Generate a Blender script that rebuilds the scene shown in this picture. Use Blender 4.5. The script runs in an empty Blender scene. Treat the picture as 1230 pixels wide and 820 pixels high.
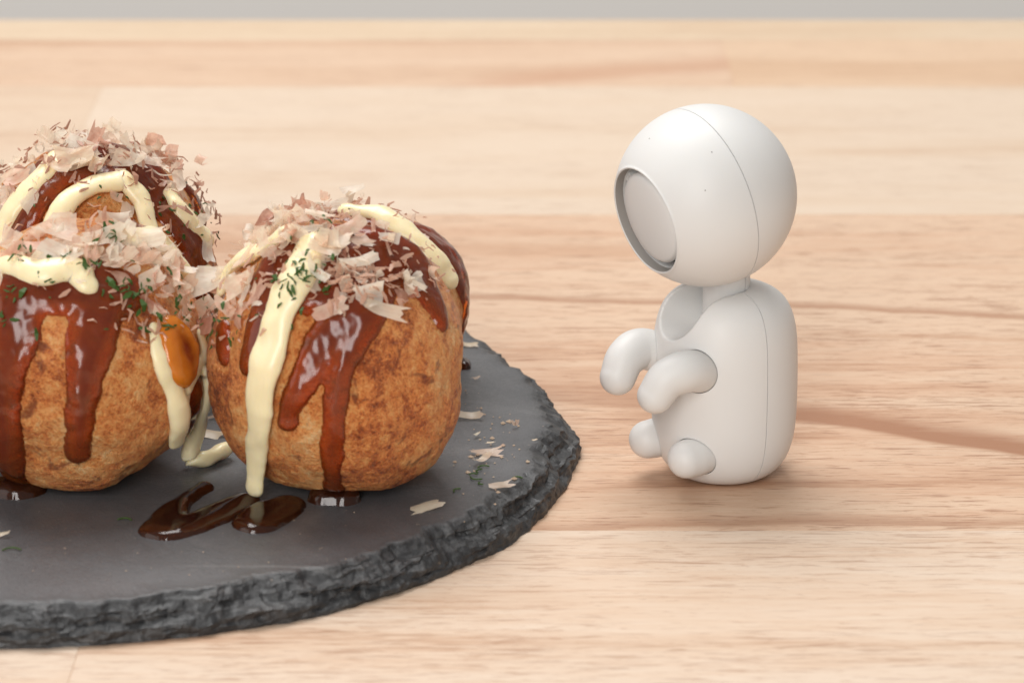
import bpy, bmesh, math, random
import numpy as np
from mathutils import Vector, Matrix

# ------------------------------------------------------------------ camera, world, lamps, exposure
# all lengths below are written in centimetres and scaled to metres when linked
S = 0.01
scene = bpy.context.scene
TH = math.radians(18.0)
DIST = 60.0
FPX = 68.0 * DIST                      # focal length in photograph pixels (1230 px wide)
CAM = np.array([0.0, -DIST * math.cos(TH), DIST * math.sin(TH)])
FWD = np.array([0.0, math.cos(TH), -math.sin(TH)])
UPV = np.array([0.0, math.sin(TH), math.cos(TH)])

cam_data = bpy.data.cameras.new('camera')
cam = bpy.data.objects.new('camera', cam_data)
scene.collection.objects.link(cam)
cam.location = CAM * S
cam.rotation_euler = (math.radians(90) - TH, 0, 0)
cam_data.sensor_width = 36.0
cam_data.lens = 36.0 * FPX / 1230.0
cam_data.clip_start = 0.01
cam_data.clip_end = 20.0
cam_data.dof.use_dof = True
cam_data.dof.focus_distance = 53.2 * S
cam_data.dof.aperture_fstop = 31.0
scene.camera = cam

world = bpy.data.worlds.new('World')
scene.world = world
world.use_nodes = True
world.node_tree.nodes['Background'].inputs[0].default_value = (1.0, 0.985, 0.965, 1)
world.node_tree.nodes['Background'].inputs[1].default_value = 0.31


def area(name, loc, target, size, power, color):
    l = bpy.data.lights.new(name, 'AREA')
    l.shape = 'RECTANGLE'
    l.size, l.size_y = size
    l.energy = power
    l.color = color
    o = bpy.data.objects.new(name, l)
    scene.collection.objects.link(o)
    o.location = loc
    d = Vector(target) - Vector(loc)
    o.rotation_euler = d.to_track_quat('-Z', 'Y').to_euler()
    return o


area('overhead_softbox', (-0.14, 0.30, 0.88), (0, -0.03, 0.02), (0.66, 0.55), 9.5, (1.0, 0.985, 0.965))
area('front_softbox', (-0.18, -0.97, 0.40), (0.02, -0.05, 0.02), (0.28, 0.70), 6.3, (1.0, 0.98, 0.955))
area('added_left_fill', (-0.85, -0.35, 0.42), (0.1, -0.05, 0.03), (0.6, 0.6), 1.5, (1.0, 0.985, 0.965))  # added fill to brighten the robot's face, not a known lamp

scene.view_settings.view_transform = 'Standard'
scene.view_settings.look = 'None'
scene.view_settings.gamma = 1.0
scene.view_settings.use_curve_mapping = False
scene.view_settings.exposure = 0.0
scene.cycles.use_denoising = True
scene.cycles.max_bounces = 10
scene.cycles.transparent_max_bounces = 16

rng = random.Random(7)
C = scene.collection


# ------------------------------------------------------------------ helpers
def at(px, py, z):
    """point of height z seen at photograph pixel px, py (1230 x 820)"""
    d = FWD * FPX + np.array([1.0, 0, 0]) * (px - 615) + UPV * (410 - py)
    return CAM + d * ((z - CAM[2]) / d[2])


def ray(px, py):
    d = FWD * FPX + np.array([1.0, 0, 0]) * (px - 615) + UPV * (410 - py)
    return d / np.linalg.norm(d)


_r = np.random.RandomState(11)
_perm = np.concatenate([_r.permutation(256)] * 3)
_g = _r.normal(size=(256, 3))
_g /= np.linalg.norm(_g, axis=1)[:, None]


def perlin(p):
    p = np.asarray(p, float)
    i = np.floor(p).astype(int)
    f = p - i
    u = f * f * f * (f * (f * 6 - 15) + 10)
    i &= 255
    out = 0
    for dx in (0, 1):
        for dy in (0, 1):
            for dz in (0, 1):
                h = _perm[_perm[_perm[i[..., 0] + dx] + i[..., 1] + dy] + i[..., 2] + dz]
                w = (u[..., 0] if dx else 1 - u[..., 0]) * (u[..., 1] if dy else 1 - u[..., 1]) * (u[..., 2] if dz else 1 - u[..., 2])
                out = out + w * (_g[h] * (f - np.array([dx, dy, dz]))).sum(-1)
    return out * 1.5


def fbm(p, octaves=4, gain=0.5):
    p = np.asarray(p, float)
    a, s, out = 1.0, 1.0, 0
    for k in range(octaves):
        out = out + a * perlin(p * s + 17.3 * k)
        a *= gain
        s *= 2.03
    return out


def mesh(name, verts, faces, smooth=True):
    me = bpy.data.meshes.new(name)
    v = np.asarray(verts, float) * S
    me.from_pydata(v.tolist(), [], [tuple(int(q) for q in f) for f in faces])
    if smooth:
        me.polygons.foreach_set('use_smooth', [True] * len(me.polygons))
    me.update()
    return me


def obj(name, me, mat=None, parent=None, loc=None):
    o = bpy.data.objects.new(name, me)
    C.objects.link(o)
    if mat is not None:
        if me.materials:
            me.materials[0] = mat
        else:
            me.materials.append(mat)
    if parent is not None:
        o.parent = parent
    if loc is not None:
        o.location = np.asarray(loc) * S
    return o


def thing(name, label, cat, loc=(0, 0, 0), group=None):
    o = bpy.data.objects.new(name, None)
    o.empty_display_size = 0.01
    C.objects.link(o)
    o.location = np.asarray(loc) * S
    return tag(o, label, cat, group)


def tag(o, label, cat, group=None):
    o['label'] = label
    o['category'] = cat
    if group:
        o['group'] = group
    return o


def catmull(pts, n=10):
    pts = np.asarray(pts, float)
    P = np.vstack([2 * pts[0] - pts[1], pts, 2 * pts[-1] - pts[-2]])
    out = []
    for k in range(1, len(P) - 2):
        for t in np.linspace(0, 1, n, endpoint=False):
            a, b, c, d = P[k - 1], P[k], P[k + 1], P[k + 2]
            out.append(0.5 * (2 * b + (c - a) * t + (2 * a - 5 * b + 4 * c - d) * t * t + (3 * b - a - 3 * c + d) * t ** 3))
    out.append(P[-2])
    return np.array(out)


def sweep(path, rad, normals=None, flat=1.0, nseg=18, caps=6):
    """round-ended tube; rad per point; flat squeezes it along the given normals"""
    path = np.asarray(path, float)
    rad = np.asarray(rad, float)
    t = np.gradient(path, axis=0)
    t /= np.linalg.norm(t, axis=1)[:, None] + 1e-9
    if normals is None:
        n0 = np.cross(t[0], [0, 0, 1.0])
        if np.linalg.norm(n0) < 0.1:
            n0 = np.cross(t[0], [1.0, 0, 0])
        N = [n0 / np.linalg.norm(n0)]
        for k in range(1, len(path)):
            v = N[-1] - t[k] * (N[-1] @ t[k])
            N.append(v / np.linalg.norm(v))
        normals = np.array(N)
    else:
        normals = normals - t * (normals * t).sum(1)[:, None]
        normals /= np.linalg.norm(normals, axis=1)[:, None] + 1e-9
    B = np.cross(t, normals)
    cs, rs, ns, bs = [], [], [], []
    for k in range(caps):                       # round start
        a = math.pi / 2 * (1 - k / caps)
        cs.append(path[0] - t[0] * rad[0] * math.sin(a)); rs.append(rad[0] * math.cos(a)); ns.append(normals[0]); bs.append(B[0])
    for k in range(len(path)):
        cs.append(path[k]); rs.append(rad[k]); ns.append(normals[k]); bs.append(B[k])
    for k in range(1, caps + 1):
        a = math.pi / 2 * (k / caps)
        cs.append(path[-1] + t[-1] * rad[-1] * math.sin(a)); rs.append(rad[-1] * math.cos(a)); ns.append(normals[-1]); bs.append(B[-1])
    V, F = [], []
    for c, r, n, b in zip(cs, rs, ns, bs):
        r = max(r, 1e-4)
        for j in range(nseg):
            a = 2 * math.pi * j / nseg
            V.append(c + b * r * math.cos(a) + n * r * flat * math.sin(a))
    for i in range(len(cs) - 1):
        for j in range(nseg):
            j2 = (j + 1) % nseg
            F.append((i * nseg + j, i * nseg + j2, (i + 1) * nseg + j2, (i + 1) * nseg + j))
    F.append(tuple(range(nseg))[::-1])
    F.append(tuple((len(cs) - 1) * nseg + j for j in range(nseg)))
    return V, F


def lathe(profile, center, axis, nseg=96, closed_start=True, closed_end=True):
    """revolve (r, h) pairs about axis"""
    ax = np.asarray(axis, float); ax /= np.linalg.norm(ax)
    e1 = np.cross(ax, [0, 0, 1.0])
    if np.linalg.norm(e1) < 1e-3:
        e1 = np.array([1.0, 0, 0])
    e1 /= np.linalg.norm(e1)
    e2 = np.cross(ax, e1)
    V, F = [], []
    for r, h in profile:
        for j in range(nseg):
            a = 2 * math.pi * j / nseg
            V.append(np.asarray(center) + ax * h + (e1 * math.cos(a) + e2 * math.sin(a)) * max(r, 1e-4))
    for i in range(len(profile) - 1):
        for j in range(nseg):
            j2 = (j + 1) % nseg
            F.append((i * nseg + j, i * nseg + j2, (i + 1) * nseg + j2, (i + 1) * nseg + j))
    if closed_start:
        F.append(tuple(range(nseg))[::-1])
    if closed_end:
        F.append(tuple((len(profile) - 1) * nseg + j for j in range(nseg)))
    return V, F


# ------------------------------------------------------------------ materials
class NT:
    def __init__(self, name):
        self.m = bpy.data.materials.new(name)
        self.m.use_nodes = True
        self.t = self.m.node_tree
        self.t.nodes.clear()
        self.out = self.t.nodes.new('ShaderNodeOutputMaterial')
        self.b = self.t.nodes.new('ShaderNodeBsdfPrincipled')
        self.link(self.b.outputs[0], self.out.inputs[0])

    def link(self, a, b):
        self.t.links.new(a, b)

    def new(self, kind, **kw):
        n = self.t.nodes.new(kind)
        for k, v in kw.items():
            setattr(n, k, v)
        return n

    def put(self, sock, v):
        if isinstance(v, bpy.types.NodeSocket):
            self.link(v, sock)
        else:
            sock.default_value = v

    def coords(self, scale=(100, 100, 100), loc=(0, 0, 0), src='Object'):
        tc = self.new('ShaderNodeTexCoord')
        mp = self.new('ShaderNodeMapping')
        mp.inputs['Scale'].default_value = scale
        mp.inputs['Location'].default_value = loc
        self.link(tc.outputs[src], mp.inputs[0])
        return mp.outputs[0]

    def noise(self, vec, scale, detail=4, rough=0.55, dist=0.0):
        n = self.new('ShaderNodeTexNoise')
        self.link(vec, n.inputs['Vector'])
        n.inputs['Scale'].default_value = scale
        n.inputs['Detail'].default_value = detail
        n.inputs['Roughness'].default_value = rough
        n.inputs['Distortion'].default_value = dist
        return n.outputs[0]

    def math(self, op, a, b=0.0, clamp=False):
        n = self.new('ShaderNodeMath', operation=op, use_clamp=clamp)
        self.put(n.inputs[0], a)
        self.put(n.inputs[1], b)
        return n.outputs[0]

    def rng(self, v, a, b, c=0.0, d=1.0, kind='SMOOTHSTEP'):
        n = self.new('ShaderNodeMapRange', interpolation_type=kind)
        self.put(n.inputs[0], v)
        for k, x in zip((1, 2, 3, 4), (a, b, c, d)):
            self.put(n.inputs[k], x)
        return n.outputs[0]

    def ramp(self, v, stops):
        n = self.new('ShaderNodeValToRGB')
        e = n.color_ramp.elements
        while len(e) < len(stops):
            e.new(0.5)
        for k, (p, c) in enumerate(stops):
            e[k].position = p
            e[k].color = (*c, 1)
        self.link(v, n.inputs[0])
        return n.outputs[0]

    def mix(self, f, a, b, blend='MIX'):
        n = self.new('ShaderNodeMix', data_type='RGBA', blend_type=blend)
        self.put(n.inputs[0], f)
        for s, v in ((n.inputs[6], a), (n.inputs[7], b)):
            if isinstance(v, bpy.types.NodeSocket):
                self.link(v, s)
            else:
                s.default_value = (*v, 1)
        return n.outputs[2]

    def bump(self, h, strength, dist):
        n = self.new('ShaderNodeBump')
        n.inputs['Strength'].default_value = strength
        n.inputs['Distance'].default_value = dist
        self.link(h, n.inputs['Height'])
        self.link(n.outputs[0], self.b.inputs['Normal'])
        return n

    def set(self, **kw):
        for k, v in kw.items():
            s = self.b.inputs[k.replace('_', ' ')]
            if isinstance(v, tuple) and len(v) == 3 and s.type == 'RGBA':
                v = (*v, 1)
            self.put(s, v)


def srgb(r, g, b):
    return tuple(((c / 255) / 12.92 if c / 255 <= 0.04045 else ((c / 255 + 0.055) / 1.055) ** 2.4) for c in (r, g, b))


def wood(name, light, mid, dark, seed, streaks=(), pore=1.0, tone=0.55):
    n = NT(name)
    # x runs along the grain; world centimetres
    g = n.new('ShaderNodeNewGeometry')
    mp = n.new('ShaderNodeMapping')
    mp.inputs['Scale'].default_value = (100, 100, 100)
    n.link(g.outputs['Position'], mp.inputs[0])
    P = mp.outputs[0]

    def st(sx, sy, off):
        m2 = n.new('ShaderNodeMapping')
        m2.inputs['Scale'].default_value = (sx, sy, 1)
        m2.inputs['Location'].default_value = (seed * 3.7 + off, seed * 9.1 + off * 2, seed)
        n.link(P, m2.inputs[0])
        return m2.outputs[0]
    big = n.noise(st(0.06, 0.30, 0), 1.0, 3, 0.55, 0.9)
    band = n.noise(st(0.07, 1.1, 5), 1.0, 4, 0.6, 0.8)
    fine = n.noise(st(0.7, 8.0, 9), 1.0, 4, 0.65, 0.2)
    fibre = n.noise(st(2.6, 30.0, 13), 1.0, 3, 0.65)
    dash = n.noise(st(0.8, 10.5, 21), 1.0, 3, 0.62, 0.35)
    patch = n.noise(st(0.12, 0.5, 31), 1.0, 2, 0.5)
    v = n.math('ADD', n.math('MULTIPLY', big, 0.55), n.math('ADD', n.math('MULTIPLY', band, 0.45), n.math('MULTIPLY', n.math('SUBTRACT', fine, 0.25), 0.34)))
    col = n.ramp(v, [(tone - 0.11, dark), (tone, mid), (tone + 0.12, light)])
    # pores: thin dark dashes
    thr = n.rng(patch, 0.3, 0.7, 0.62, 0.535, 'LINEAR')
    d = n.math('MULTIPLY', n.math('SUBTRACT', dash, thr), 14.0, True)
    d = n.math('MULTIPLY', d, 0.62 * pore)
    col = n.mix(d, col, tuple(c * f for c, f in zip(dark, (0.60, 0.47, 0.40))))
    dash2 = n.noise(st(2.0, 18.0, 51), 1.0, 3, 0.7, 0.5)
    d2 = n.math('MULTIPLY', n.math('SUBTRACT', dash2, n.math('SUBTRACT', thr, 0.0)), 16.0, True)
    col = n.mix(n.math('MULTIPLY', d2, 0.55 * pore), col, tuple(c * f for c, f in zip(dark, (0.72, 0.6, 0.52))))
    f2 = n.math('MULTIPLY', n.rng(fibre, 0.5, 0.78), 0.42 * pore)
    col = n.mix(f2, col, dark)
    # named growth-ring streaks: (x0, y0, slope, curve, soft width above, soft width below, strength, colour)
    if streaks:
        sep = n.new('ShaderNodeSeparateXYZ')
        n.link(P, sep.inputs[0])
        wob = n.noise(st(0.22, 0.05, 41), 1.0, 3, 0.55)
        wob = n.math('MULTIPLY', n.math('SUBTRACT', wob, 0.5), 1.1)
        for (x0, y0, sl, cv, wa, wb, sg, xa, xb, cc) in streaks:
            dx = n.math('SUBTRACT', sep.outputs[0], x0)
            yy = n.math('ADD', n.math('MULTIPLY', dx, sl), n.math('MULTIPLY', n.math('MULTIPLY', dx, dx), cv))
            dist = n.math('SUBTRACT', n.math('SUBTRACT', n.math('SUBTRACT', sep.outputs[1], y0), yy), wob)
            up = n.rng(dist, 0.0, wa, 1.0, 0.0)
            dn = n.rng(dist, -wb, 0.0, 0.0, 1.0)
            k = n.math('MULTIPLY', up, dn)
            k = n.math('MULTIPLY', k, n.math('MULTIPLY', n.rng(sep.outputs[0], xa - 2.5, xa + 2.5), n.rng(sep.outputs[0], xb + 0.1, xb - 0.1)))
            k = n.math('MULTIPLY', k, n.rng(fine, 0.1, 0.7, sg * 0.55, sg * 1.15, 'LINEAR'), True)
            col = n.mix(k, col, cc)
    rough = n.rng(fine, 0.2, 0.8, 0.42, 0.58, 'LINEAR')
    n.set(Base_Color=col, Roughness=rough, Specular_IOR_Level=0.35)
    h = n.math('SUBTRACT', n.math('MULTIPLY', fibre, 0.25), n.math('MULTIPLY', d, 0.9))
    n.bump(h, 0.35, 0.0002)
    return n.m


def plain(name, col, rough=0.5, spec=0.5, **kw):
    n = NT(name)
    n.set(Base_Color=col, Roughness=rough, Specular_IOR_Level=spec, **kw)
    return n.m


def plastic():
    n = NT('matt_white_plastic')
    v = n.noise(n.coords((100, 100, 100)), 60.0, 3, 0.6)
    w = n.noise(n.coords((100, 100, 100)), 1.4, 3, 0.5)
    n.set(Base_Color=n.mix(w, (0.675, 0.668, 0.653), (0.695, 0.689, 0.675)), Roughness=0.46, Specular_IOR_Level=0.38,
          Subsurface_Weight=0.08, Subsurface_Scale=0.0012)
    n.b.inputs['Subsurface Radius'].default_value = (1, 0.8, 0.6)
    n.bump(v, 0.12, 0.00004)
    return n.m


def slate_mat():
    n = NT('slate')
    c = n.coords()
    a = n.noise(c, 0.7, 5, 0.6)
    b = n.noise(c, 14.0, 4, 0.65)
    f = n.noise(c, 45.0, 3, 0.6)
    col = n.ramp(a, [(0.3, (0.062, 0.063, 0.067)), (0.7, (0.094, 0.095, 0.101))])
    at_ = n.new('ShaderNodeAttribute', attribute_name='edge')
    ev = n.noise(c, 5.0, 6, 0.7, 0.8)
    ecol = n.ramp(ev, [(0.34, (0.010, 0.010, 0.011)), (0.55, (0.026, 0.027, 0.029)), (0.72, (0.11, 0.112, 0.115))])
    col = n.mix(n.math('MULTIPLY', n.rng(f, 0.62, 0.8), 0.35), col, (0.12, 0.12, 0.125))
    col = n.mix(at_.outputs['Fac'], col, ecol)
    # dusty pale specks
    sp = n.noise(c, 22.0, 2, 0.5)
    col = n.mix(n.math('MULTIPLY', n.rng(sp, 0.72, 0.78), 0.5), col, (0.24, 0.24, 0.235))
    sm = n.noise(c, 0.45, 5, 0.62, 1.2)
    col = n.mix(n.math('MULTIPLY', n.rng(sm, 0.52, 0.72), 0.30), col, (0.16, 0.16, 0.165))
    sc = n.noise(n.coords((14, 330, 100), (3, 1, 0)), 1.0, 2, 0.5, 0.4)
    col = n.mix(n.math('MULTIPLY', n.rng(sc, 0.70, 0.76), 0.35), col, (0.20, 0.20, 0.20))
    rough = n.math('ADD', n.rng(b, 0.3, 0.7, 0.30, 0.46, 'LINEAR'), n.rng(sm, 0.35, 0.65, 0.14, -0.04, 'LINEAR'))
    n.set(Base_Color=col, Roughness=rough, Specular_IOR_Level=0.6)
    h = n.math('ADD', n.math('MULTIPLY', b, 0.6), n.math('MULTIPLY', f, 0.4))
    h = n.math('ADD', h, n.math('MULTIPLY', n.math('MULTIPLY', ev, at_.outputs['Fac']), 1.4))
    n.bump(h, 0.55, 0.0003)
    return n.m


def dough_mat():
    n = NT('fried_batter')
    oi = n.new('ShaderNodeObjectInfo')
    tc = n.new('ShaderNodeTexCoord')
    mp = n.new('ShaderNodeMapping')
    mp.inputs['Scale'].default_value = (100, 100, 100)
    cmb = n.new('ShaderNodeCombineXYZ')
    n.link(n.math('MULTIPLY', oi.outputs['Random'], 40.0), cmb.inputs[0])
    n.link(tc.outputs['Object'], mp.inputs[0])
    n.link(cmb.outputs[0], mp.inputs['Location'])
    c = mp.outputs[0]
    a = n.noise(c, 0.9, 5, 0.65, 0.4)
    b = n.noise(c, 5.0, 5, 0.70, 0.4)
    s = n.noise(c, 21.0, 4, 0.68)
    f = n.noise(c, 50.0, 3, 0.6)
    v = n.math('ADD', n.math('MULTIPLY', a, 0.46), n.math('ADD', n.math('MULTIPLY', b, 0.40), n.math('MULTIPLY', s, 0.26)))
    col = n.ramp(v, [(0.43, (0.17, 0.030, 0.009)), (0.49, (0.47, 0.110, 0.024)), (0.545, (0.76, 0.245, 0.060)), (0.605, (0.90, 0.40, 0.125)), (0.69, (0.94, 0.60, 0.29))])
    col = n.mix(n.math('MULTIPLY', n.rng(f, 0.55, 0.72), 0.5), col, (0.95, 0.62, 0.30))
    col = n.mix(n.math('MULTIPLY', n.rng(s, 0.42, 0.28), 0.45), col, (0.34, 0.105, 0.03))
    # scorched freckles
    k = n.noise(c, 2.1, 3, 0.6, 0.5)
    col = n.mix(n.math('MULTIPLY', n.rng(k, 0.60, 0.70), 0.75), col, (0.17, 0.034, 0.014))
    n.set(Base_Color=col, Roughness=n.rng(b, 0.3, 0.7, 0.27, 0.46, 'LINEAR'), Specular_IOR_Level=0.55,
          Subsurface_Weight=0.12, Subsurface_Scale=0.0015)
    h = n.math('ADD', n.math('MULTIPLY', s, 0.75), n.math('MULTIPLY', f, 0.45))
    n.bump(h, 1.0, 0.0010)
    return n.m


def sauce_mat(name, thin, thick, rough=0.12, clear=0.55):
    """a translucent film: tinted see-through where thin, deep brown where thick, glossy on top"""
    n = NT(name)
    at_ = n.new('ShaderNodeAttribute', attribute_name='depth')
    c = n.coords()
    a = n.noise(c, 2.4, 4, 0.6)
    f = n.math('ADD', at_.outputs['Fac'], n.math('MULTIPLY', n.math('SUBTRACT', a, 0.55), 0.9), True)
    n.set(Base_Color=n.mix(f, thin, thick), Roughness=0.5, Specular_IOR_Level=0.0, Subsurface_Weight=0.2, Subsurface_Scale=0.0012)
    n.b.inputs['Subsurface Radius'].default_value = (1.0, 0.35, 0.12)
    bp = n.bump(n.noise(c, 2.2, 2, 0.5), 0.10, 0.0006)
    tp = n.new('ShaderNodeBsdfTransparent')
    n.link(n.mix(f, (0.88, 0.44, 0.16), (0.55, 0.13, 0.03)), tp.inputs[0])
    m1 = n.new('ShaderNodeMixShader')
    n.link(n.rng(f, 0.0, 1.0, clear, clear * 0.50, 'LINEAR'), m1.inputs[0])
    n.link(n.b.outputs[0], m1.inputs[1])
    n.link(tp.outputs[0], m1.inputs[2])
    gl = n.new('ShaderNodeBsdfGlossy')
    gl.inputs['Roughness'].default_value = rough
    n.link(bp.outputs[0], gl.inputs['Normal'])
    fr = n.new('ShaderNodeFresnel')
    fr.inputs['IOR'].default_value = 1.48
    n.link(bp.outputs[0], fr.inputs['Normal'])
    m2 = n.new('ShaderNodeMixShader')
    n.link(fr.outputs[0], m2.inputs[0])
    n.link(m1.outputs[0], m2.inputs[1])
    n.link(gl.outputs[0], m2.inputs[2])
    n.link(m2.outputs[0], n.out.inputs[0])
    return n.m


def mayo_mat():
    n = NT('mayonnaise')
    c = n.coords()
    a = n.noise(c, 2.0, 3, 0.5)
    n.set(Base_Color=n.mix(a, (0.87, 0.735, 0.445), (0.89, 0.775, 0.51)), Roughness=0.3, Specular_IOR_Level=0.5,
          Subsurface_Weight=0.45, Subsurface_Scale=0.0018)
    n.b.inputs['Subsurface Radius'].default_value = (1.0, 0.75, 0.4)
    n.bump(n.noise(c, 4.0, 3, 0.5), 0.25, 0.0005)
    return n.m


def flake_mat(name, cols, trans=0.45):
    n = NT(name)
    oi = n.new('ShaderNodeObjectInfo')
    tc = n.coords((100, 100, 100))
    a = n.noise(tc, 3.0, 4, 0.6)
    st = n.noise(n.coords((300, 1600, 300)), 1.0, 2, 0.5)
    v = n.math('ADD', n.math('MULTIPLY', oi.outputs['Random'], 0.95), n.math('MULTIPLY', n.math('SUBTRACT', a, 0.45), 0.45), True)
    k = len(cols)
    col = n.ramp(v, [(i / (k - 1), c) for i, c in enumerate(cols)])
    col = n.mix(n.math('MULTIPLY', n.rng(st, 0.45, 0.7), 0.22), col, (0.66, 0.37, 0.26))
    n.set(Base_Color=col, Roughness=0.28, Specular_IOR_Level=0.5)
    n.bump(st, 0.25, 0.0003)
    tr = n.new('ShaderNodeBsdfTranslucent')
    n.link(col, tr.inputs[0])
    tp = n.new('ShaderNodeBsdfTransparent')
    m1 = n.new('ShaderNodeMixShader')
    m1.inputs[0].default_value = trans
    n.link(n.b.outputs[0], m1.inputs[1])
    n.link(tr.outputs[0], m1.inputs[2])
    m2 = n.new('ShaderNodeMixShader')
    n.link(n.rng(oi.outputs['Random'], 0.0, 1.0, 0.10, 0.34, 'LINEAR'), m2.inputs[0])
    n.link(m1.outputs[0], m2.inputs[1])
    n.link(tp.outputs[0], m2.inputs[2])
    n.link(m2.outputs[0], n.out.inputs[0])
    return n.m


M_PLASTIC = plastic()
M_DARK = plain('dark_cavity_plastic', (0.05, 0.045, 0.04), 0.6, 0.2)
M_SLATE = slate_mat()
M_DOUGH = dough_mat()
M_SAUCE = sauce_mat('brown_sauce', (0.52, 0.13, 0.026), (0.20, 0.036, 0.010), 0.17, 0.85)
M_SAUCE_POOL = sauce_mat('dark_sauce_pool', (0.050, 0.014, 0.006), (0.018, 0.006, 0.004), 0.10, 0.45)
M_SAUCE_AMBER = sauce_mat('amber_sauce', (0.88, 0.27, 0.025), (0.20, 0.030, 0.008), 0.10, 0.40)
M_MAYO = mayo_mat()
M_FLAKE = flake_mat('bonito_flake_skin', [(0.50, 0.22, 0.15), (0.86, 0.56, 0.42), (0.92, 0.78, 0.60), (0.94, 0.86, 0.71), (0.95, 0.90, 0.78), (0.86, 0.64, 0.49), (0.93, 0.83, 0.66)])
M_FLAKE_DRY = flake_mat('dry_flake_skin', [(0.78, 0.62, 0.42), (0.82, 0.72, 0.55), (0.74, 0.52, 0.38)], 0.3)
M_SHRED = flake_mat('bonito_shreds', [(0.50, 0.27, 0.19), (0.72, 0.46, 0.34), (0.80, 0.60, 0.45)])
M_GREEN = plain('dried_seaweed', (0.042, 0.085, 0.014), 0.55, 0.3)

# ------------------------------------------------------------------ setting: table top of glued staves, wall behind
WL, WM, WD = (0.688, 0.549, 0.431), (0.651, 0.484, 0.356), (0.521, 0.335, 0.223)
PL, PM, PD = (0.650, 0.465, 0.330), (0.595, 0.385, 0.258), (0.445, 0.245, 0.145)


def plank(parent, x0, x1, y0, y1, mat, z1=0.0, t=2.4):
    e = 0.012
    V, F = [], []
    for (ins, z) in ((0, -t), (0, z1 - e), (e, z1)):
        V += [(x0 + ins, y0 + ins, z), (x1 - ins, y0 + ins, z), (x1 - ins, y1 - ins, z), (x0 + ins, y1 - ins, z)]
    F.append((3, 2, 1, 0))
    for k in (0, 4):
        for j in range(4):
            F.append((k + j, k + (j + 1) % 4, k + 4 + (j + 1) % 4, k + 4 + j))
    F.append((8, 9, 10, 11))
    return obj('plank', mesh('plank', V, F, False), mat, parent)


Y_EDGE, Y_E, Y_D, Y_C, Y_B = 25.9, 23.7, 18.9, 8.2, -9.2
table = bpy.data.objects.new('tabletop', None)
C.objects.link(table)
table['kind'] = 'structure'
table['label'] = 'pale wooden tabletop of long glued planks'
DKS = (0.36, 0.175, 0.095)
MDS = (0.48, 0.27, 0.16)
xa = at(116, 120, 0)[0]
xb = at(876, 80, 0)[0]
xc = at(88, 800, 0)[0]
yB = lambda px, py: at(px, py, 0)
s1, s2 = yB(950, 513), yB(1230, 553)
sl_1 = (s2[1] - s1[1]) / (s2[0] - s1[0])
q1, q2 = yB(700, 488), yB(950, 513)
sl_0 = (q2[1] - q1[1]) / (q2[0] - q1[0])
r1, r2 = yB(760, 362), yB(1230, 379)
sl_2 = (r2[1] - r1[1]) / (r2[0] - r1[0])
u1, u2 = yB(980, 404), yB(1230, 406)
m_b = wood('wood_tan', PL, PM, PD, 2.0, [
    (s1[0], s1[1] + 0.45, sl_1, 0.0, 1.25, 0.35, 1.3, 2.5, 60, DKS),
    (q1[0], q1[1] + 0.4, sl_0, 0.0, 0.9, 0.35, 0.6, -2, 3.8, DKS),
    (r1[0], r1[1], sl_2, 0.0, 0.42, 0.20, 0.75, -6, 60, DKS),
    (u1[0], u1[1], -0.02, 0.0, 0.35, 0.20, 0.5, 5.5, 60, MDS),
    (0, at(615, 298, 0)[1], -0.05, 0.0, 1.0, 0.8, 0.45, -30, 3, MDS),
    (0, -9.05, -0.006, 0.0, 0.5, 0.15, 0.6, -30, 60, DKS),
], 1.0, 0.53)
m_a = wood('wood_cream_front', WL, WM, WD, 5.0, (), 0.75, 0.50)
m_a2 = wood('wood_cream_front_short', WL, WM, WD, 6.0, (), 0.75, 0.50)
m_c = wood('wood_cream_middle', (0.659, 0.528, 0.410), (0.632, 0.488, 0.364), (0.570, 0.405, 0.282), 8.0, (), 0.45, 0.50)
m_c2 = wood('wood_buff', (0.632, 0.485, 0.359), (0.596, 0.432, 0.308), (0.534, 0.356, 0.239), 9.0, (), 0.45, 0.50)
dk = at(800, 84, 0)
m_d = wood('wood_pink', (0.646, 0.466, 0.333), (0.589, 0.398, 0.270), (0.475, 0.281, 0.176), 12.0, [
    (dk[0], dk[1] + 0.2, 0.35, -0.02, 1.6, 1.2, 0.6, dk[0] - 5, 60, (0.50, 0.27, 0.165))], 0.5, 0.53)
m_d2 = wood('wood_pink_plain', (0.649, 0.465, 0.320), (0.602, 0.408, 0.267), (0.517, 0.323, 0.199), 14.0, (), 0.5, 0.51)
m_e = wood('wood_yellow', (0.641, 0.502, 0.360), (0.614, 0.458, 0.315), (0.534, 0.370, 0.243), 16.0, (), 0.4, 0.50)
plank(table, xc, 60, -27, Y_B, m_a)
plank(table, -60, xc, -27, Y_B, m_a2)
plank(table, -60, 60, Y_B, Y_C, m_b)
plank(table, xa, 60, Y_C, Y_D, m_c)
plank(table, -60, xa, Y_C, Y_D, m_c2)
plank(table, -60, xb, Y_D, Y_E, m_d)
plank(table, xb, 60, Y_D, Y_E, m_d2)
plank(table, -60, 60, Y_E, Y_EDGE, m_e)

nw = NT('grey_wall_paint')
wv = nw.noise(nw.coords((100, 100, 100)), 0.06, 3, 0.5)
nw.set(Base_Color=nw.mix(wv, (0.84, 0.80, 0.755), (0.85, 0.81, 0.77)), Roughness=0.8)
wall = obj('wall', mesh('wall', [(-110, 70, -40), (110, 70, -40), (110, 70, 24), (-110, 70, 24), (-110, 74, -40), (110, 74, -40), (110, 74, 24), (-110, 74, 24)],
                        [(0, 1, 2, 3), (5, 4, 7, 6), (3, 2, 6, 7), (1, 0, 4, 5), (0, 3, 7, 4), (1, 5, 6, 2)], False), nw.m)
wall['kind'] = 'structure'

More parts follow.
